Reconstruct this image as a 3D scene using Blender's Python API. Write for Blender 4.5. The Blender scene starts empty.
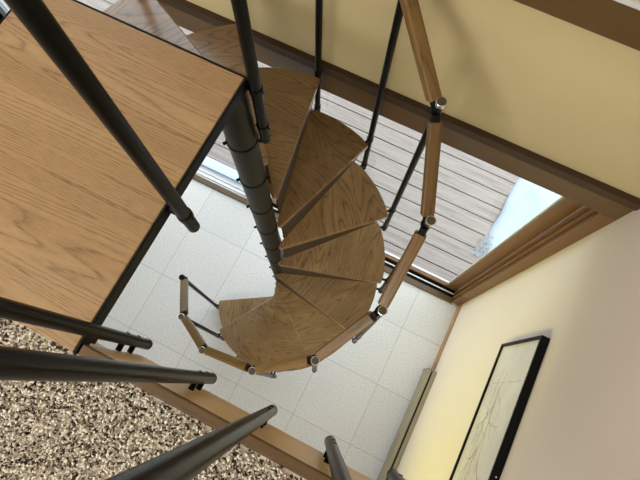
import bpy, bmesh, math, random
from mathutils import Vector, Matrix

random.seed(7)
S = bpy.context.scene
COL = S.collection
PI = math.pi


# ------------------------------------------------------------------ helpers
def lin(r, g, b):
    f = lambda c: (c / 255 / 12.92) if c / 255 <= .04045 else ((c / 255 + .055) / 1.055) ** 2.4
    return (f(r), f(g), f(b), 1.0)


def obj(name, bm, mat=None, parent=None, smooth=False):
    me = bpy.data.meshes.new(name)
    bmesh.ops.recalc_face_normals(bm, faces=bm.faces)
    bm.to_mesh(me)
    bm.free()
    if mat:
        me.materials.append(mat)
    if smooth:
        for p in me.polygons:
            p.use_smooth = True
        try:
            me.set_sharp_from_angle(angle=math.radians(35))
        except Exception:
            pass
    o = bpy.data.objects.new(name, me)
    COL.objects.link(o)
    if parent:
        o.parent = parent
    return o


def empty(name, loc=(0, 0, 0), rz=0):
    o = bpy.data.objects.new(name, None)
    o.empty_display_size = .1
    COL.objects.link(o)
    o.location = loc
    o.rotation_euler = (0, 0, rz)
    return o


def tag(o, label=None, cat=None, group=None, kind=None):
    if label: o['label'] = label
    if cat: o['category'] = cat
    if group: o['group'] = group
    if kind: o['kind'] = kind
    return o


def dup(o, parent):
    c = o.copy()
    COL.objects.link(c)
    c.parent = parent
    for ch in list(o.children):
        d = ch.copy()
        COL.objects.link(d)
        d.parent = c
    return c


def box(bm, x0, x1, y0, y1, z0, z1, bevel=0, M=None):
    r = bmesh.ops.create_cube(bm, size=1)
    vs = r['verts']
    for v in vs:
        v.co = Vector(((x0 + x1) / 2 + v.co.x * (x1 - x0), (y0 + y1) / 2 + v.co.y * (y1 - y0),
                       (z0 + z1) / 2 + v.co.z * (z1 - z0)))
    if bevel:
        es = list({e for v in vs for e in v.link_edges})
        rb = bmesh.ops.bevel(bm, geom=es, offset=bevel, segments=2, profile=.5, affect='EDGES')
        vs = list({v for f in rb['faces'] for v in f.verts} | {v for v in vs if v.is_valid})
    if M:
        for v in vs:
            v.co = M @ v.co
    return vs


def frame_from(a, b, up=Vector((0, 0, 1))):
    """matrix whose local Z runs from a to b, local X as horizontal as it can be"""
    z = (b - a).normalized()
    x = up.cross(z)
    if x.length < 1e-5:
        x = Vector((1, 0, 0))
    x.normalize()
    y = z.cross(x)
    M = Matrix((x, y, z)).transposed().to_4x4()
    M.translation = a
    return M


def tube(bm, a, b, r, seg=24, r2=None, bevel=0):
    a, b = Vector(a), Vector(b)
    L = (b - a).length
    M = frame_from(a, b)
    r2 = r if r2 is None else r2
    prof = [(r - bevel, 0), (r, bevel), (r2, L - bevel), (r2 - bevel, L)] if bevel else [(r, 0), (r2, L)]
    rings = []
    for rr, z in prof:
        rings.append([bm.verts.new(M @ Vector((rr * math.cos(t * 2 * PI / seg), rr * math.sin(t * 2 * PI / seg), z)))
                      for t in range(seg)])
    for A, B in zip(rings, rings[1:]):
        for k in range(seg):
            bm.faces.new((A[k], A[(k + 1) % seg], B[(k + 1) % seg], B[k]))
    bm.faces.new(list(reversed(rings[0])))
    bm.faces.new(rings[-1])


def prism(bm, pts, z0, z1, bevel=0):
    lo = [bm.verts.new((x, y, z0)) for x, y in pts]
    hi = [bm.verts.new((x, y, z1)) for x, y in pts]
    n = len(pts)
    bm.faces.new(list(reversed(lo)))
    bm.faces.new(hi)
    es = []
    for k in range(n):
        bm.faces.new((lo[k], lo[(k + 1) % n], hi[(k + 1) % n], hi[k]))
    if bevel:
        es = [e for e in bm.edges if abs(e.verts[0].co.z - e.verts[1].co.z) < 1e-6]
        bmesh.ops.bevel(bm, geom=es, offset=bevel, segments=2, profile=.5, affect='EDGES')


def BM():
    return bmesh.new()


# ---------------------------------------------------------------- materials
class NT:
    def __init__(self, name):
        self.m = bpy.data.materials.new(name)
        self.m.use_nodes = True
        self.t = self.m.node_tree
        self.n = self.t.nodes
        self.p = self.n['Principled BSDF']

    def add(self, typ, **kw):
        nd = self.n.new(typ)
        for k, v in kw.items():
            if k in nd.bl_rna.properties:
                setattr(nd, k, v)
            else:
                nd.inputs[k].default_value = v
        return nd

    def ln(self, a, b):
        self.t.links.new(a, b)

    def math(self, op, a, b=None, c=None):
        nd = self.n.new('ShaderNodeMath')
        nd.operation = op
        for i, x in enumerate((a, b, c)):
            if x is None: continue
            if hasattr(x, 'links'): self.ln(x, nd.inputs[i])
            else: nd.inputs[i].default_value = x
        return nd.outputs[0]

    def ramp(self, fac, stops):
        r = self.n.new('ShaderNodeValToRGB')
        e = r.color_ramp.elements
        while len(e) < len(stops): e.new(0.5)
        for el, (p, c) in zip(e, stops):
            el.position = p
            el.color = c
        self.ln(fac, r.inputs[0])
        return r.outputs[0]

    def mix(self, fac, a, b, mode='MIX'):
        nd = self.n.new('ShaderNodeMix')
        nd.data_type = 'RGBA'
        nd.blend_type = mode
        for s, x in ((nd.inputs[0], fac), (nd.inputs[6], a), (nd.inputs[7], b)):
            if hasattr(x, 'links'): self.ln(x, s)
            else: s.default_value = x
        return nd.outputs[2]

    def coords(self, scale=(1, 1, 1), rand=0.0):
        tc = self.n.new('ShaderNodeTexCoord')
        mp = self.n.new('ShaderNodeMapping')
        mp.inputs['Scale'].default_value = scale
        self.ln(tc.outputs['Object'], mp.inputs[0])
        if rand:
            oi = self.n.new('ShaderNodeObjectInfo')
            cx = self.n.new('ShaderNodeCombineXYZ')
            v = self.math('MULTIPLY', oi.outputs['Random'], rand)
            for i in range(3): self.ln(v, cx.inputs[i])
            self.ln(cx.outputs[0], mp.inputs['Location'])
        return mp.outputs[0]

    def noise(self, vec, scale, detail=3, rough=.5, dist=0):
        nd = self.add('ShaderNodeTexNoise')
        nd.inputs['Scale'].default_value = scale
        nd.inputs['Detail'].default_value = detail
        nd.inputs['Roughness'].default_value = rough
        nd.inputs['Distortion'].default_value = dist
        self.ln(vec, nd.inputs['Vector'])
        return nd.outputs['Fac']

    def bump(self, h, strength, dist=.002):
        b = self.n.new('ShaderNodeBump')
        b.inputs['Strength'].default_value = strength
        b.inputs['Distance'].default_value = dist
        self.ln(h, b.inputs['Height'])
        self.ln(b.outputs[0], self.p.inputs['Normal'])


def plain(name, col, rough=.5, metal=0, spec=.5, var=0, vscale=8):
    m = NT(name)
    m.p.inputs['Roughness'].default_value = rough
    m.p.inputs['Metallic'].default_value = metal
    m.p.inputs['Specular IOR Level'].default_value = spec
    v = m.coords((1, 1, 1))
    n = m.noise(v, vscale, 4)
    d = tuple(c * (1 - (var or .04)) for c in col[:3]) + (1,)
    u = tuple(min(1, c * (1 + (var or .04))) for c in col[:3]) + (1,)
    m.ln(m.ramp(n, [(.3, d), (.7, u)]), m.p.inputs['Base Color'])
    return m.m


def oak(name, light, mid, dark, along='y', rough=.4, rings=9, lines=.5, rand=0.0, size=1.0, boards=None, vary=0.0, coat=0.0, stretch=.6):
    """open grained oak: contour rings of a stretched noise give the cathedral figure, fine streaks the pores"""
    m = NT(name)
    g = stretch
    ax = {'x': (g, 7, 7), 'y': (7, g, 7), 'z': (7, 7, g)}[along]
    v = m.coords(tuple(a * size for a in ax), rand)
    n = m.noise(v, .8, 1.2, .4)
    f = m.math('FRACT', m.math('MULTIPLY', n, rings))
    ring = m.ramp(f, [(0, (1, 1, 1, 1)), (.22, (.25, .25, .25, 1)), (.6, (0, 0, 0, 1)), (.93, (.35, .35, .35, 1)), (1, (1, 1, 1, 1))])
    fx = {'x': (16, 420, 420), 'y': (420, 16, 420), 'z': (420, 420, 16)}[along]
    v2 = m.coords(tuple(a * size for a in fx), rand)
    st = m.noise(v2, 1, 2, .6)
    pores = m.ramp(st, [(.36, (1, 1, 1, 1)), (.58, (0, 0, 0, 1))])
    v3 = m.coords(tuple(a * size * .35 for a in ax), rand)
    big = m.noise(v3, 1.6, 3, .6)
    base = m.ramp(big, [(.3, mid), (.68, light)])
    fac = m.math('MULTIPLY', ring, m.math('ADD', m.math('MULTIPLY', pores, .65), .35))
    fac = m.math('ADD', m.math('MULTIPLY', fac, lines), m.math('MULTIPLY', pores, lines * .22))
    col = m.mix(fac, base, dark)
    if vary:
        oi = m.n.new('ShaderNodeObjectInfo')
        k = m.math('ADD', m.math('MULTIPLY', oi.outputs['Random'], vary), 1 - vary / 2)
        hs = m.n.new('ShaderNodeHueSaturation')
        m.ln(col, hs.inputs['Color'])
        m.ln(k, hs.inputs['Value'])
        col = hs.outputs[0]
    m.ln(col, m.p.inputs['Base Color'])
    m.p.inputs['Roughness'].default_value = rough
    if coat:
        m.p.inputs['Coat Weight'].default_value = coat
        m.p.inputs['Coat Roughness'].default_value = .16
        m.p.inputs['Coat IOR'].default_value = 1.6
    m.bump(m.math('SUBTRACT', 1, fac), .12, .001)
    return m.m


M_TREAD = oak('tread_oak', lin(154, 122, 80), lin(126, 96, 58), lin(36, 23, 11), 'y', .3, 22, .86, 9.0, 1.9, vary=.35, stretch=.9, coat=.8)
M_LAND = oak('landing_oak', lin(178, 146, 106), lin(156, 122, 82), lin(74, 50, 30), 'x', .42, 34, .75, 0, 2.1, stretch=.42)
M_RAIL = oak('rail_oak', lin(140, 110, 62), lin(116, 86, 46), lin(56, 36, 18), 'z', .38, 14, .7, 5.0, 1.8, vary=.2)
M_FASC = oak('fascia_wood', lin(240, 206, 152), lin(230, 192, 136), lin(200, 158, 104), 'x', .45, 16, .3)
M_NOSE = oak('nosing_wood', lin(108, 82, 46), lin(90, 66, 36), lin(58, 40, 20), 'x', .5, 14, .4)
M_TRIM = oak('door_trim_wood', lin(98, 72, 34), lin(84, 59, 26), lin(56, 37, 16), 'x', .4, 14, .35)
M_TRIMV = oak('jamb_wood', lin(122, 86, 48), lin(100, 68, 36), lin(62, 39, 19), 'z', .38, 14, .35)
M_CAP = oak('dark_cap_wood', lin(62, 42, 20), lin(52, 34, 16), lin(36, 22, 10), 'x', .6, 10, .3)
M_BEAM = oak('beam_wood', lin(98, 74, 30), lin(88, 64, 24), lin(68, 48, 18), 'x', .55, 8, .3)
M_BASE = oak('baseboard_wood', lin(176, 138, 98), lin(150, 112, 76), lin(100, 70, 42), 'y', .45, 12, .3)
M_DECKM = None
M_METAL = plain('gunmetal_paint', lin(15, 16, 13), .3, 0, .1, .06, 30)
M_BLACK = plain('black_steel', lin(14, 14, 14), .5, 0, .15, .06, 30)
M_COLUMN = plain('column_paint', lin(36, 36, 28), .36, 0, .12, .05, 20)
M_SILVER = plain('worn_grey_cap', lin(92, 88, 82), .4, .3, .4, .3, 220)
M_RIM = plain('polished_rim', lin(225, 225, 222), .2, .9, .5, .03, 40)
M_WALLB = plain('ochre_wall_paint', lin(194, 179, 136), .75, 0, .3, .025, 3)
M_WALLR = plain('cream_wall_paint', lin(221, 209, 200), .7, 0, .3, .02, 3)
M_CEIL = plain('ceiling_paint', lin(236, 232, 222), .85, 0, .2, .02, 3)
M_WHITE = plain('white_aluminium', lin(226, 228, 230), .35, .1, .5, .03, 10)
M_ALU = plain('pale_blue_aluminium', lin(186, 200, 214), .35, .3, .5, .04, 10)
M_HEAT = plain('beige_enamel', lin(146, 136, 114), .45, .1, .5, .03, 12)
M_DARKF = plain('dark_fins', lin(50, 46, 40), .6, .3)
M_FRAME = plain('black_frame_lacquer', lin(12, 13, 17), .45, 0, .15, .1, 40)
M_INK = plain('pencil_graphite', lin(96, 96, 94), .8, 0, .2, .1, 200)


def make_paper():
    m = NT('aged_paper')
    v = m.coords()
    m.ln(m.ramp(m.noise(v, 9, 5), [(.3, lin(202, 196, 194)), (.7, lin(216, 210, 209))]), m.p.inputs['Base Color'])
    m.p.inputs['Roughness'].default_value = .25
    return m.m


M_PAPER = make_paper()


def make_tile():
    m = NT('speckled_vinyl_tile')
    v = m.coords()
    sep = m.n.new('ShaderNodeSeparateXYZ')
    m.ln(v, sep.inputs[0])
    T = .457
    g = None
    for i in (0, 1):
        a = m.math('MODULO', m.math('ADD', sep.outputs[i], 20 * T), T)
        d = m.math('MINIMUM', a, m.math('SUBTRACT', T, a))
        l = m.math('LESS_THAN', d, .0018)
        g = l if g is None else m.math('MAXIMUM', g, l)
    fine = m.noise(v, 190, 2, .7)
    mid = m.noise(v, 80, 3, .7)
    c = m.ramp(fine, [(.34, lin(176, 175, 172)), (.5, lin(214, 213, 211)), (.64, lin(238, 237, 236))])
    c2 = m.ramp(mid, [(.36, lin(186, 184, 178)), (.6, lin(222, 221, 218))])
    c = m.mix(.45, c, c2)
    # a slight tone of its own for each tile
    cx = m.n.new('ShaderNodeCombineXYZ')
    for i in (0, 1):
        m.ln(m.math('FLOOR', m.math('DIVIDE', sep.outputs[i], T)), cx.inputs[i])
    wn = m.n.new('ShaderNodeTexWhiteNoise')
    m.ln(cx.outputs[0], wn.inputs[0])
    k = m.math('ADD', m.math('MULTIPLY', wn.outputs[0], .06), .97)
    hs = m.n.new('ShaderNodeHueSaturation')
    m.ln(c, hs.inputs['Color']); m.ln(k, hs.inputs['Value'])
    c = m.mix(g, hs.outputs[0], lin(168, 165, 158))
    m.ln(c, m.p.inputs['Base Color'])
    m.p.inputs['Roughness'].default_value = .42
    m.bump(m.math('SUBTRACT', mid, g), .15, .0015)
    return m.m


def make_deck():
    m = NT('weathered_deck_board')
    v = m.coords((2, 40, 40))
    n = m.noise(v, 1.2, 5, .65)
    v2 = m.coords((3, 3, 3))
    n2 = m.noise(v2, 2, 4, .6)
    c = m.ramp(n, [(.25, lin(104, 95, 89)), (.5, lin(146, 136, 129)), (.75, lin(170, 160, 153))])
    c = m.mix(m.math('MULTIPLY', n2, .35), c, lin(146, 130, 121))
    oi = m.n.new('ShaderNodeObjectInfo')
    m.ln(c, m.p.inputs['Base Color'])
    m.p.inputs['Roughness'].default_value = .75
    m.bump(n, .25, .002)
    return m.m


def make_carpet():
    m = NT('carpet_yarn')
    v = m.coords()
    vo = m.add('ShaderNodeTexVoronoi')
    vo.inputs['Scale'].default_value = 225
    m.ln(v, vo.inputs['Vector'])
    sep = m.n.new('ShaderNodeSeparateColor')
    m.ln(vo.outputs['Color'], sep.inputs[0])
    c = m.ramp(sep.outputs[0], [(0, lin(58, 50, 46)), (.22, lin(98, 86, 78)), (.28, lin(206, 195, 176)), (.45, lin(238, 230, 216)),
                                (1, lin(244, 239, 228))])
    m.ln(c, m.p.inputs['Base Color'])
    m.p.inputs['Roughness'].default_value = .95
    m.p.inputs['Specular IOR Level'].default_value = .1
    m.bump(m.noise(v, 900, 2, .6), .5, .001)
    return m.m


def make_glass():
    m = NT('door_glass')
    n, t = m.n, m.t
    out = n['Material Output']
    n.remove(m.p)
    tr = n.new('ShaderNodeBsdfTransparent')
    tr.inputs[0].default_value = (.95, .97, .97, 1)
    gl = n.new('ShaderNodeBsdfGlossy')
    gl.inputs['Roughness'].default_value = .02
    mx = n.new('ShaderNodeMixShader')
    mx.inputs[0].default_value = .05
    t.links.new(tr.outputs[0], mx.inputs[1])
    t.links.new(gl.outputs[0], mx.inputs[2])
    t.links.new(mx.outputs[0], out.inputs[0])
    return m.m


def make_tarp():
    m = NT('plastic_sheet')
    v = m.coords()
    n = m.noise(v, 5, 5, .6, .6)
    m.ln(m.ramp(n, [(.3, lin(150, 166, 182)), (.6, lin(168, 181, 193)), (.8, lin(156, 171, 186))]), m.p.inputs['Base Color'])
    m.p.inputs['Roughness'].default_value = .35
    m.bump(n, .4, .01)
    return m.m


M_TILE, M_DECK, M_CARPET, M_GLASS, M_TARP = make_tile(), make_deck(), make_carpet(), make_glass(), make_tarp()
M_CLEAR = NT('clear_plastic')
M_CLEAR.p.inputs['Base Color'].default_value = lin(165, 172, 180)
M_CLEAR.p.inputs['Roughness'].default_value = .2
M_CLEAR.p.inputs['Alpha'].default_value = .55
M_CLEAR = M_CLEAR.m
M_GRASS = plain('garden_ground', lin(150, 150, 120), .9, 0, .2, .25, 6)

# ------------------------------------------------------------------ the room
XR, YB = 1.238, 1.278          # right wall and rear (garden) wall
XL, YF = -3.2, -3.2
ZC, ZL = 5.3, 2.92             # ceiling, upper floor level


def struct(name, bm, mat, parent=None, smooth=False):
    o = obj(name, bm, mat, parent, smooth)
    if not parent:
        o['kind'] = 'structure'
    return o


b = BM(); box(b, XL - .15, XR + .15, YF - .15, YB + .02, -.12, 0); struct('floor', b, M_TILE)
b = BM(); box(b, XL - .15, XR + .15, YF - .15, YB + .18, ZC, ZC + .12); struct('ceiling', b, M_CEIL)
b = BM(); box(b, XR, XR + .15, YF - .15, YB + .17, -.12, ZC); struct('wall_right', b, M_WALLR)
b = BM(); box(b, XL - .15, XL, YF - .15, YB + .17, -.12, ZC); struct('wall_left', b, M_WALLB)
b = BM(); box(b, XL, XR, YF - .15, YF, -.12, ZC); struct('wall_front', b, M_WALLB)
WX0, WX1, WZ0, WZ1 = -1.75, -.48, 2.93, 4.3    # opening of the added upper window
DX0, DX1, DZ1 = -2.3, 1.175, 2.06             # sliding door opening
b = BM()
Y1 = YB + .16
box(b, XL, DX0, YB, Y1, -.12, 2.79)
box(b, DX0, XR, YB, Y1, DZ1 + .0, 2.79)
box(b, XL, XR, YB, Y1, 2.79, WZ0)
box(b, XL, WX0, YB, Y1, WZ0, WZ1)
box(b, WX1, XR, YB, Y1, WZ0, WZ1)
box(b, XL, XR, YB, Y1, WZ1, ZC)
struct('wall_back', b, M_WALLB)

# sill beam under the upper windows
b = BM(); box(b, XL, XR, YB - .012, YB, 2.79, 2.89, .002); struct('trim_1', b, M_BEAM)

# upper window: out of view, added and sized for the light it lets in
w = empty('window_1', (0, YB, WZ0)); w['kind'] = 'structure'
b = BM(); box(b, WX0, WX1, -.03, .10, -.04, 0.03, .002); obj('window_sill', b, M_WHITE, w)
b = BM(); box(b, WX0, WX1, 0, .10, WZ1 - WZ0 - .05, WZ1 - WZ0, .002); obj('window_frame', b, M_WHITE, w)
for k in range(3):
    x = WX0 + .025 + (WX1 - WX0 - .05) * (0, .38, 1)[k]
    b = BM(); box(b, x - .025, x + .025, .001, .099, .03, WZ1 - WZ0 - .05, .002); obj('mullion', b, M_WHITE, w)
b = BM(); box(b, WX0 + .03, WX1 - .03, .05, .056, .03, WZ1 - WZ0 - .05); obj('glass_pane', b, M_GLASS, w)

b = BM(); box(b, -.47, XR, YB - .0125, YB, 2.8902, 2.904, .002); struct('trim_4', b, M_WHITE)

# sliding garden door: header, jamb, sill, panels
d = empty('door_1', (0, YB, 0)); d['kind'] = 'structure'
b = BM(); box(b, XL + .3, XR - .0005, -.018, .14, DZ1, 2.18, .002); obj('header_board', b, M_TRIM, d)
b = BM(); box(b, XL + .3, XR - .0005, -.026, 0, 2.18, 2.222, .002); obj('header_cap', b, M_CAP, d)
b = BM(); box(b, DX1, XR - .0005, -.018, .0, 0, DZ1, .002); box(b, DX1 + .001, XR - .0005, 0, .14, 0, DZ1); obj('jamb', b, M_TRIMV, d)
b = BM()
box(b, DX1 - .014, DX1, .005, .018, 0.02, DZ1, .002)
box(b, DX1 - .018, DX1, .036, .05, 0.02, DZ1, .002)
obj('jamb_stop', b, M_TRIMV, d)
b = BM(); box(b, DX0 - .06, DX0, -.018, .14, 0, DZ1, .002); obj('jamb', b, M_TRIMV, d)
b = BM(); box(b, DX0, DX1, -.03, .012, 0, .018, .003); obj('sill_board', b, M_TRIM, d)
for xa, xb, mt in ((DX0, -.5, M_WHITE), (-.4995, DX1, M_BLACK)):
    b = BM(); box(b, xa, xb, .012, .10, -.02, .008); tk = obj('track', b, mt, d)
    for y in (.028, .06):
        b = BM(); box(b, xa, xb, y, y + .006, .008, .022); obj('track_rail', b, mt, d)
b = BM()
box(b, DX0, DX1, .034, .046, .008, .02, .002)
obj('track_rail', b, M_WHITE, d)
b = BM(); box(b, DX0, -.45, .10, .198, -.05, .0, .004); obj('outer_sill', b, M_ALU, d)
b = BM(); box(b, -.4495, DX1, .10, .125, -.05, .0, .004); obj('outer_sill', b, M_WHITE, d)
b = BM(); box(b, -.4495, DX1, .127, .2125, -.085, -.05, .004); obj('threshold_board', b, M_DECK, d)


def door_panel(x0, x1, y, mat, wst):
    p = BM()
    z0, z1 = .022, DZ1 - .005
    box(p, x0, x0 + wst, y, y + .03, z0, z1, .003)
    box(p, x1 - wst, x1, y, y + .03, z0, z1, .003)
    box(p, x0 + wst, x1 - wst, y, y + .03, z0, z0 + .03, .003)
    box(p, x0 + wst, x1 - wst, y, y + .03, z1 - .07, z1, .003)
    o = obj('door_panel', p, mat, d)
    g = BM(); box(g, x0 + wst, x1 - wst, y + .012, y + .017, z0 + .03, z1 - .07); obj('glass_pane', g, M_GLASS, o)
    s = BM(); box(s, x1 - wst - .006, x1 - wst, y + .018, y + .026, z0, z1); box(s, x0 + wst, x0 + wst + .006, y + .018, y + .026, z0, z1)
    obj('glazing_strip', s, M_WHITE, o)
    return o


door_panel(-.62, 1.162, .066, M_TRIMV, .075)
door_panel(DX0 + .005, -.56, .10, M_ALU, .075)

# deck outside: separate boards
deck = empty('deck', (0, YB + .2, -.05)); deck['kind'] = 'structure'
p0 = None
pitch = .134
for k in range(26):
    if p0 is None:
        b = BM(); box(b, -3.6, 3.0, .0035, pitch - .0035, -.035, 0, .004)
        p0 = obj('deck_board', b, M_DECK, deck)
        o = p0
    else:
        o = p0.copy(); COL.objects.link(o); o.parent = deck
    o.location = ((k * .37) % .9 - .4, .016 + k * pitch, 0)
b = BM(); box(b, -3.2, 2.6, .0, 26 * pitch, -.14, -.06); obj('deck_joist', b, M_CAP, deck)
b = BM(); box(b, -30, 30, YB + .18, 40, -.8, -.7); struct('ground', b, M_GRASS)

# wooden skirting on the right wall
b = BM(); box(b, XR - .013, XR, .706, YB - .019, 0, .085, .003); struct('baseboard_right', b, M_BASE)

# ------------------------------------------------------- upper floor and carpet
b = BM(); box(b, XL, XR, YF, .104, 2.64, ZL - .012); struct('floor_upper', b, M_CEIL)
b = BM()
box(b, .1175, XR, .1042, .1235, 2.632, ZL - .012, .002)
f = struct('trim_2', b, M_FASC)
b = BM(); box(b, .1175, XR, .1045, .1245, ZL - .0118, ZL, .003); struct('trim_3', b, M_NOSE)


def carpet():
    # looped pile: thousands of small irregular tufts on a woven backing
    import numpy as np
    rng = np.random.default_rng(3)
    t = bmesh.new()
    bmesh.ops.create_icosphere(t, subdivisions=1, radius=1)
    bv = np.array([v.co[:] for v in t.verts]); bf = np.array([[v.index for v in f.verts] for f in t.faces])
    t.free()
    sp = .0044
    xs = np.arange(-.35, .70, sp); ys = np.arange(-.22, .101, sp)
    X, Y = np.meshgrid(xs, ys)
    n = X.size
    P = np.stack([X.ravel() + rng.normal(0, .0014, n), np.minimum(Y.ravel() + rng.normal(0, .0014, n), .1005),
                  ZL + .0 + rng.uniform(-.006, .004, n)], 1)
    sc = np.stack([rng.uniform(.0016, .0032, n), rng.uniform(.0016, .0032, n), rng.uniform(.004, .008, n)], 1)
    an = rng.uniform(0, 2 * PI, n); ti = rng.uniform(-.8, .8, n)
    V = bv[None] * sc[:, None] * (1 + rng.uniform(-.18, .18, (n, len(bv), 1)))
    c, s = np.cos(ti)[:, None], np.sin(ti)[:, None]
    V = np.stack([V[..., 0] * c + V[..., 2] * s, V[..., 1], -V[..., 0] * s + V[..., 2] * c], -1)
    c, s = np.cos(an)[:, None], np.sin(an)[:, None]
    V = np.stack([V[..., 0] * c - V[..., 1] * s, V[..., 0] * s + V[..., 1] * c, V[..., 2]], -1) + P[:, None]
    V[..., 1] = np.minimum(V[..., 1], .1038)
    F = (bf[None] + (np.arange(n) * len(bv))[:, None, None]).reshape(-1, 3)
    V = V.reshape(-1, 3)
    # backing slab
    k = len(V)
    x0, x1, y0, y1, z0, z1 = XL, XR, YF, .1038, ZL - .0118, ZL - .004
    sl = np.array([(x, y, z) for z in (z0, z1) for x, y in ((x0, y0), (x1, y0), (x1, y1), (x0, y1))])
    V = np.vstack([V, sl])
    q = [(0, 3, 2, 1), (4, 5, 6, 7), (0, 1, 5, 4), (1, 2, 6, 5), (2, 3, 7, 6), (3, 0, 4, 7)]
    tri = []
    for a in q:
        tri += [(a[0], a[1], a[2]), (a[0], a[2], a[3])]
    F = np.vstack([F, np.array(tri) + k])
    me = bpy.data.meshes.new('carpet')
    me.from_pydata(V.tolist(), [], F.tolist())
    me.materials.append(M_CARPET)
    sm = np.ones(len(F), bool); sm[-12:] = False
    me.polygons.foreach_set('use_smooth', sm)
    o = bpy.data.objects.new('carpet', me)
    COL.objects.link(o)
    tag(o, 'cream carpet flecked with dark brown on the upper floor beside the wooden nosing', 'carpet', kind='stuff')


carpet()

# ------------------------------------------------------------- spiral staircase
PX, PY = .072, .691
RISE, Z0, STEP, A0, RT = .234, -.119, 27.54, -181.78, .517
NT_ = 12
zt = lambda n: Z0 + RISE * n
ang = lambda n: math.radians(A0 + STEP * n)
st = empty('spiral_staircase', (PX, PY, 0))
tag(st, 'narrow spiral staircase of oak treads winding round a dark steel column', 'staircase')

# column of stacked spacers
b = BM()
tube(b, (0, 0, .012), (0, 0, ZL - .035), .039, 40)
column = obj('column', b, M_COLUMN, st, True)
b = BM(); tube(b, (0, 0, 0), (0, 0, .012), .10, 40, bevel=.003); obj('base_plate', b, M_BLACK, column, True)
ring0 = None
for n in range(1, NT_ + 1):
    if ring0 is None:
        b = BM()
        tube(b, (0, 0, -.032), (0, 0, -.025), .0412, 40)
        ring0 = obj('collar', b, M_BLACK, column, True)
        b = BM()
        tube(b, (-.036, 0, -.016), (-.050, 0, -.016), .0045, 10, bevel=.001)
        bolt0 = obj('bolt', b, M_BLACK, column, True)
        o, bo = ring0, bolt0
    else:
        o = ring0.copy(); COL.objects.link(o); o.parent = column
        bo = bolt0.copy(); COL.objects.link(bo); bo.parent = column
    b2 = bolt0.copy(); COL.objects.link(b2); b2.parent = column
    b2.location = (0, 0, zt(n) - .024); b2.rotation_euler = (0, 0, math.radians(205))
    o.location = (0, 0, zt(n)); bo.location = (0, 0, zt(n)); bo.rotation_euler = (0, 0, math.radians(18 + 3 * n))


def tread_mesh():
    sp = math.radians(34.5)
    p = []
    p.append((.024, -.037)); p.append((.034, -.048))
    p.append((RT - .004, -.002))
    for k in range(1, 14):
        a = sp * k / 14
        p.append((RT * math.cos(a), RT * math.sin(a)))
    e = (RT - .004) * math.cos(sp), (RT - .004) * math.sin(sp)
    p.append(e)
    p.append((.046, -.012)); p.append((.0425, -.016))
    b = BM()
    prism(b, p, -.027, 0, .0035)
    return b


tr0 = obj('tread', tread_mesh(), M_TREAD, st)
# tapered steel bracket under the front edge of the board
b = BM()
x0, x1 = .040, .46
yf = lambda x: -.048 + .046 * (x - .034) / (RT - .038)
pr = [(x0, -.0275), (x1, -.0275), (x1, -.045), (x0, -.19)]
fr = [b.verts.new((x, yf(x) + .003, z)) for x, z in pr]
bk = [b.verts.new((x, yf(x) + .011, z)) for x, z in pr]
b.faces.new(fr); b.faces.new(list(reversed(bk)))
for k in range(4):
    b.faces.new((fr[k], fr[(k + 1) % 4], bk[(k + 1) % 4], bk[k]))
obj('bracket', b, M_CAP, tr0)
for n in range(1, NT_ + 1):
    o = tr0 if n == 1 else dup(tr0, st)
    o.location = (0, 0, zt(n)); o.rotation_euler = (0, 0, ang(n))

# balusters: clamped to the front corner of a tread and the rear of the one below
RB, RR = .544, .5375
RZ = lambda n: .958 - .017 * n     # the rail climbs a little flatter than the treads
angb = lambda n: ang(n + {1: .12, 2: .10, 3: .02, 4: .06, 5: .03, 6: .05, 7: .08, 8: .11}.get(n, .07))


def baluster(n, zlo):
    L = zt(n) + RZ(n) + .030 - zlo
    b = BM(); tube(b, (0, 0, 0), (0, 0, L), .0115, 24, bevel=.0015)
    o = obj('baluster', b, M_METAL, st, True)
    o.location = (RB * math.cos(angb(n)), RB * math.sin(angb(n)), zlo)
    o.rotation_euler = (0, 0, angb(n))
    c = BM()
    tube(c, (0, 0, L - (.004 if n > 1 else .016)), (0, 0, L + .004), .0140 if n > 1 else .0165, 28, bevel=.0012)
    cp = obj('baluster_cap', c, M_SILVER if n > 1 else M_BLACK, o, True)
    if n > 1:
        c = BM(); tube(c, (0, 0, L - .012), (0, 0, L + .0032), .0162, 28, bevel=.001); obj('cap_rim', c, M_RIM, o, True)
    for z in (zt(n) - .0135, zt(n) - RISE - .0135):
        zz = z - zlo
        if zz < .01 or zz > L: continue
        c = BM(); tube(c, (0, 0, zz - .012), (0, 0, zz + .012), .0138, 24, bevel=.001); obj('tread_clamp', c, M_BLACK, o, True)
        c = BM(); tube(c, (-.012, 0, zz), (-.036, 0, zz), .006, 14); obj('clamp_pin', c, M_BLACK, o, True)
    c = BM()
    tube(c, (0, 0, 0), (0, 0, .012), .0124, 24, bevel=.001)
    obj('end_plug', c, M_BLACK, o, True)
    return o


NB = 12
for n in range(1, NB + 1):
    baluster(n, max(0.0, zt(n - 1) - .055) if n > 1 else 0.0)

# wooden handrail lengths hinged on the balusters
def joint_pos(n):
    return Vector((RR * math.cos(angb(n)), RR * math.sin(angb(n)), zt(n) + RZ(n)))


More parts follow.
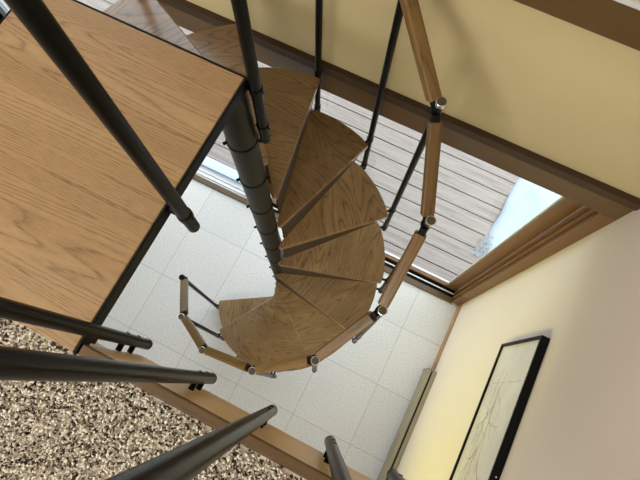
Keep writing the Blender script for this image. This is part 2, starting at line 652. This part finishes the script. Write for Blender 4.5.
def rail_mesh(L):
    b = BM()
    w, h = .0195, .0165
    prof = []
    rr = .008
    for cx, cy, a0 in ((w - rr, h - rr, 0), (-w + rr, h - rr, 90), (-w + rr, -h + rr, 180), (w - rr, -h + rr, 270)):
        for k in range(5):
            a = math.radians(a0 + 90 * k / 4)
            prof.append((cx + rr * math.cos(a), cy + rr * math.sin(a)))
    zs = [(0, .9), (.002, 1), (L - .002, 1), (L, .9)]
    rg = [[b.verts.new((x * s, y * s, z)) for x, y in prof] for z, s in zs]
    for A, B in zip(rg, rg[1:]):
        for k in range(len(prof)):
            b.faces.new((A[k], A[(k + 1) % len(prof)], B[(k + 1) % len(prof)], B[k]))
    b.faces.new(list(reversed(rg[0]))); b.faces.new(rg[-1])
    return b


GAP = .027
Lseg = (joint_pos(2) - joint_pos(1)).length - 2 * GAP
seg0 = obj('handrail', rail_mesh(Lseg), M_RAIL, st, True)
b = BM(); box(b, -.011, .011, -.010, .010, -GAP + .006, .004, .002); obj('hinge', b, M_BLACK, seg0)
b = BM(); box(b, -.011, .011, -.010, .010, Lseg - .004, Lseg + GAP - .006, .002); obj('hinge', b, M_BLACK, seg0)
for n in range(1, NB):
    A, B = joint_pos(n), joint_pos(n + 1)
    dr = (B - A).normalized()
    o = seg0 if n == 1 else dup(seg0, st)
    o.matrix_local = frame_from(A + dr * GAP, B)
pin0 = None
for n in range(1, NB + 1):
    if pin0 is None:
        b = BM()
        tube(b, (0, 0, -.017), (0, 0, .013), .0125, 20, bevel=.002)
        box(b, -.016, .012, -.007, .007, -.014, .012, .002)
        pin0 = obj('rail_joint', b, M_BLACK, st, True)
        o = pin0
    else:
        o = pin0.copy(); COL.objects.link(o); o.parent = st
    o.location = joint_pos(n); o.rotation_euler = (0, 0, angb(n))

# ------------------------------------------------------------------- landing
LX0, LX1, LY0, LY1 = -.402, .109, .1045, .708
ld = empty('landing_platform', (0, 0, ZL))
tag(ld, 'square oak landing board edged in black steel at the top of the spiral staircase', 'landing')
b = BM(); box(b, LX0, LX1, LY0, LY1, -.026, 0, .0025); obj('landing_board', b, M_LAND, ld)
t = .005
for x0, x1, y0, y1 in ((LX1 + .0002, LX1 + t, LY0, LY1 + t), (LX0 - t, LX0 - .0002, LY0, LY1 + t), (LX0, LX1, LY1 + .0002, LY1 + t)):
    b = BM(); box(b, x0, x1, y0, y1, -.034, -.001, .001); obj('steel_edge', b, M_BLACK, ld)
b = BM()
box(b, LX1 - .03, LX1 + .004, .1255, .142, -.056, -.0345, .001)
obj('wall_bracket', b, M_BLACK, ld)

rl = empty('landing_railing', (LX1, LY0, ZL))
tag(rl, 'dark steel posts guarding the open edge of the oak landing', 'railing')
RX = .149


def rail_post(RX, y, zlo, r, clamps):
    b = BM(); tube(b, (0, 0, 0), (0, 0, 3.93 - zlo), r, 32, bevel=.002)
    o = obj('post', b, M_METAL, rl, True)
    o.location = (RX - LX1, y - LY0, zlo - ZL)
    for z in clamps:
        c = BM()
        tube(c, (0, 0, z - zlo - .009), (0, 0, z - zlo + .009), r + .0022, 32, bevel=.001)
        obj('post_clamp', c, M_METAL, o, True)
        c = BM(); tube(c, (-r * .6, 0, z - zlo), (-max(r + .003, RX - LX1 - .0055), 0, z - zlo), .0085, 16); obj('clamp_arm', c, M_METAL, o, True)
        c = BM(); tube(c, (r, 0, z - zlo), (r + .006, 0, z - zlo), .003, 10); obj('clamp_screw', c, M_METAL, o, True)
    return o


rail_post(.147, .405, 2.833, .0128, (2.905,))
rail_post(.1285, .712, 2.666, .0128, (2.885, 2.735))
b = BM(); box(b, .012, .048, .09, .63, 1.012, 1.042, .006); obj('handrail', b, M_RAIL, rl)

# ---------------------------------------------------------------- loft railing
lr = empty('loft_railing', (.121, .150, ZL))
tag(lr, 'row of dark steel balusters fixed to the wooden fascia of the carpeted loft', 'railing')
bal0 = None
for k, x in enumerate((.119, .288, .442, .586, .736, .88, 1.02)):
    if bal0 is None:
        b = BM(); tube(b, (0, 0, 2.625 - ZL), (0, 0, 3.93 - ZL), .0122, 32, bevel=.002)
        bal0 = obj('baluster', b, M_METAL, lr, True)
        for z in (2.765, 2.70):
            c = BM(); tube(c, (0, -.0105, z - ZL), (0, -.0262, z - ZL), .0062, 16); obj('standoff', c, M_BLACK, bal0, True)
            c = BM(); tube(c, (0, .0118, z - ZL), (0, .0138, z - ZL), .004, 12); obj('screw_head', c, M_METAL, bal0, True)
        c = BM(); tube(c, (0, 0, 2.623 - ZL), (0, 0, 2.638 - ZL), .0126, 32, bevel=.0015); obj('end_plug', c, M_BLACK, bal0, True)
        o = bal0
    else:
        o = dup(bal0, lr)
    o.location = (x - .121, 0, 0)
b = BM(); box(b, 0, XR - .121 - .002, -.018, .018, 3.93 - ZL, 3.96 - ZL, .006); obj('handrail', b, M_RAIL, lr)

# ------------------------------------------------------------- baseboard heater
hy0, hy1 = -1.3, .70
ht = empty('baseboard_heater', (XR, hy1, 0))
tag(ht, 'long beige metal baseboard heater along the foot of the right wall', 'heater')
b = BM()
box(b, -.012, -.001, hy0 - hy1, 0, .02, .195, .002)
box(b, -.030, -.001, hy0 - hy1, 0, .190, .197, .002)
obj('back_plate', b, M_HEAT, ht)
b = BM()
box(b, -.064, -.060, hy0 - hy1, 0, .03, .175, .0015)
M = Matrix.Translation((-.064, 0, .175)) @ Matrix.Rotation(math.radians(-28), 4, 'Y')
box(b, 0, .026, hy0 - hy1, 0, -.004, 0, .0015, M)
obj('front_cover', b, M_HEAT, ht)
b = BM(); box(b, -.058, -.014, hy0 - hy1 + .01, -.01, .06, .15); obj('fin_element', b, M_DARKF, ht)
b = BM(); box(b, -.066, -.001, 0, .006, 0.0, .19, .0015); obj('end_cap', b, M_HEAT, ht)

# --------------------------------------------------------------------- picture
py0, py1, pz0, pz1, pd = .03, .799, 1.428, 1.861, .034
pic = empty('framed_drawing', (XR, (py0 + py1) / 2, (pz0 + pz1) / 2))
tag(pic, 'black framed pencil drawing of bare branches hung on the right wall', 'picture')
W, H = (py1 - py0) / 2, (pz1 - pz0) / 2
fw = .012
for y0, y1, z0, z1 in ((-W, W, H - fw, H), (-W, W, -H, -H + fw), (-W, -W + fw, -H + fw, H - fw), (W - fw, W, -H + fw, H - fw)):
    b = BM(); box(b, -pd, -.001, y0, y1, z0, z1, .001); obj('frame_side', b, M_FRAME, pic)
b = BM(); box(b, -pd + .009, -pd + .012, -W + fw, W - fw, -H + fw, H - fw); paper = obj('paper', b, M_PAPER, pic)
b = BM(); tube(b, (-.016, .245 - .41, H), (-.016, .245 - .41, H + .004), .003, 10); obj('hanging_screw', b, M_RIM, pic)
# the drawing: a fallen branch with twigs in thin pencil strokes
rnd = random.Random(11)
b = BM()
xs_ = -pd + .0086


def stroke(p, q, w):
    p, q = Vector(p), Vector(q)
    dv = (q - p)
    if dv.length < 1e-5: return
    nn = Vector((-dv.y, dv.x)).normalized() * w / 2
    vs = [bm_v for bm_v in (p + nn, p - nn, q - nn, q + nn)]
    lo = [b.verts.new((xs_ + .0003, v.x, v.y)) for v in vs]
    hi = [b.verts.new((xs_, v.x, v.y)) for v in vs]
    b.faces.new(hi); b.faces.new(list(reversed(lo)))
    for k in range(4):
        b.faces.new((lo[k], lo[(k + 1) % 4], hi[(k + 1) % 4], hi[k]))


def branch(p, a, L, w, depth):
    steps = max(3, int(L / .018))
    for k in range(steps):
        a += rnd.uniform(-.22, .22)
        q = (p[0] + math.cos(a) * L / steps, p[1] + math.sin(a) * L / steps)
        if abs(q[0]) > W - .05 or abs(q[1]) > H - .05: return
        stroke(p, q, w)
        if depth and rnd.random() < .30:
            branch(q, a + rnd.choice((-1, 1)) * rnd.uniform(.4, 1.1), L * rnd.uniform(.25, .5), w * .7, depth - 1)
        p = q


branch((.24, -.03), PI * 1.02, .46, .0017, 3)
branch((.18, -.06), PI * .95, .38, .0014, 2)
branch((.02, -.10), PI * .85, .24, .0014, 2)
for k in range(10):
    stroke((.26 - k * .05, -.09 + rnd.uniform(-.01, .01)), (.20 - k * .05, -.095 + rnd.uniform(-.012, .012)), .0010)
stroke((.20, .15), (.19, -.17), .0009)
obj('pencil_strokes', b, M_INK, paper)

# --------------------------------------------------------- plastic sheet on the deck
rnd = random.Random(5)
b = BM()
edge = [(1.33, 2.62), (1.285, 2.48), (1.265, 2.30), (1.262, 2.12), (1.235, 1.98), (1.245, 1.84), (1.30, 1.74)]
NX = 22
rows = []
for j in range(36):
    y = 1.74 + (3.3 - 1.74) * j / 35
    # left border of the sheet
    xl = 1.30
    for (xa, ya), (xb_, yb_) in zip(edge, edge[1:]):
        if yb_ <= y <= ya: xl = xb_ + (xa - xb_) * (y - yb_) / (ya - yb_)
    if y > 2.62: xl = 1.30 + (y - 2.62) * .35
    rows.append([b.verts.new((xl + (2.5 - xl) * i / (NX - 1), y,
                              -.034 + .012 * math.sin(7 * y + 4 * i / NX) * math.sin(i * .9 + y * 3) + rnd.uniform(0, .006)
                              - (.012 if i == 0 else 0))) for i in range(NX)])
for A, B in zip(rows, rows[1:]):
    for k in range(NX - 1):
        b.faces.new((A[k], A[k + 1], B[k + 1], B[k]))
o = obj('plastic_sheet', b, M_TARP, None, True)
md = o.modifiers.new('thickness', 'SOLIDIFY'); md.thickness = .003; md.offset = 1
tag(o, 'pale blue plastic sheet lying on the weathered deck outside the glass door', 'plastic sheet')
b = BM()
g = []
for j in range(14):
    g.append([b.verts.new((1.17 + .11 * i / 11 + rnd.uniform(-.012, .012) + .05 * (j / 13), 1.70 + .20 * j / 13 + rnd.uniform(-.01, .01),
                           -.046 + abs(rnd.gauss(0, .012)))) for i in range(12)])
for A, B in zip(g, g[1:]):
    for k in range(11):
        b.faces.new((A[k], A[k + 1], B[k + 1], B[k]))
c = obj('crumpled_edge', b, M_CLEAR, o)

# ---------------------------------------------------------------------- light
wd = bpy.data.worlds.new('World'); S.world = wd
wd.use_nodes = True
bg = wd.node_tree.nodes['Background']
bg.inputs[0].default_value = (.86, .93, 1.0, 1)
bg.inputs[1].default_value = 3.4


def area(name, loc, target, sx, sy, power, col):
    l = bpy.data.lights.new(name, 'AREA')
    l.shape = 'RECTANGLE'; l.size = sx; l.size_y = sy; l.energy = power; l.color = col
    o = bpy.data.objects.new(name, l)
    COL.objects.link(o)
    o.location = loc
    dv = Vector(target) - Vector(loc)
    o.rotation_euler = dv.to_track_quat('-Z', 'Y').to_euler()
    return o


area('loft_fill', (-1.2, -1.6, 4.4), (-.1, .4, 2.9), 2.2, 2.2, 86, (1, .97, .93))  # added fill light for landing and carpet, not a fixture of the loft


def spot(name, loc, target, power, col, deg, blend, rad):
    l = bpy.data.lights.new(name, 'SPOT')
    l.energy = power; l.color = col; l.spot_size = math.radians(deg); l.spot_blend = blend; l.shadow_soft_size = rad
    o = bpy.data.objects.new(name, l); COL.objects.link(o)
    o.location = loc
    o.rotation_euler = (Vector(target) - Vector(loc)).to_track_quat('-Z', 'Y').to_euler()


spot('wall_glow_fill', (-.5, -1.7, 1.15), (XR, .78, 1.0), 250, (1, .93, .14), 46, 1.0, .2)  # added yellow spot, makes the glow on the right wall
area('lower_room_fill', (-.9, -1.3, 2.6), (-.2, .4, 0), 1.2, .8, 20, (.94, .96, 1))  # added cool fill for the floor and lower treads, no real fixture
area('back_wall_fill', (.5, -.7, 2.5), (.5, 1.28, 2.2), .6, .2, 8, (1, .95, .85))  # added fill under the loft edge, brightens the upper back wall

# --------------------------------------------------------------------- camera
cam = bpy.data.cameras.new('camera')
cam.sensor_fit = 'HORIZONTAL'; cam.sensor_width = 36; cam.lens = 500 / 640 * 36
cam.clip_start = .01
co = bpy.data.objects.new('camera', cam)
COL.objects.link(co)
R = Matrix(((.894738, .446391, .013343), (.431943, -.857416, -.279756), (-.11344, .256071, -.959979)))   # rows: image right, image down, forward
right, down, fwd = (Vector(r).normalized() for r in R)
Mc = Matrix((right, -down, -fwd)).transposed()
co.rotation_euler = Mc.to_euler()
co.location = (.500, .238, 3.796)
S.camera = co
S.view_settings.view_transform = 'Standard'
S.view_settings.look = 'None'
S.view_settings.exposure = 0
S.view_settings.gamma = 1
S.view_settings.use_curve_mapping = False
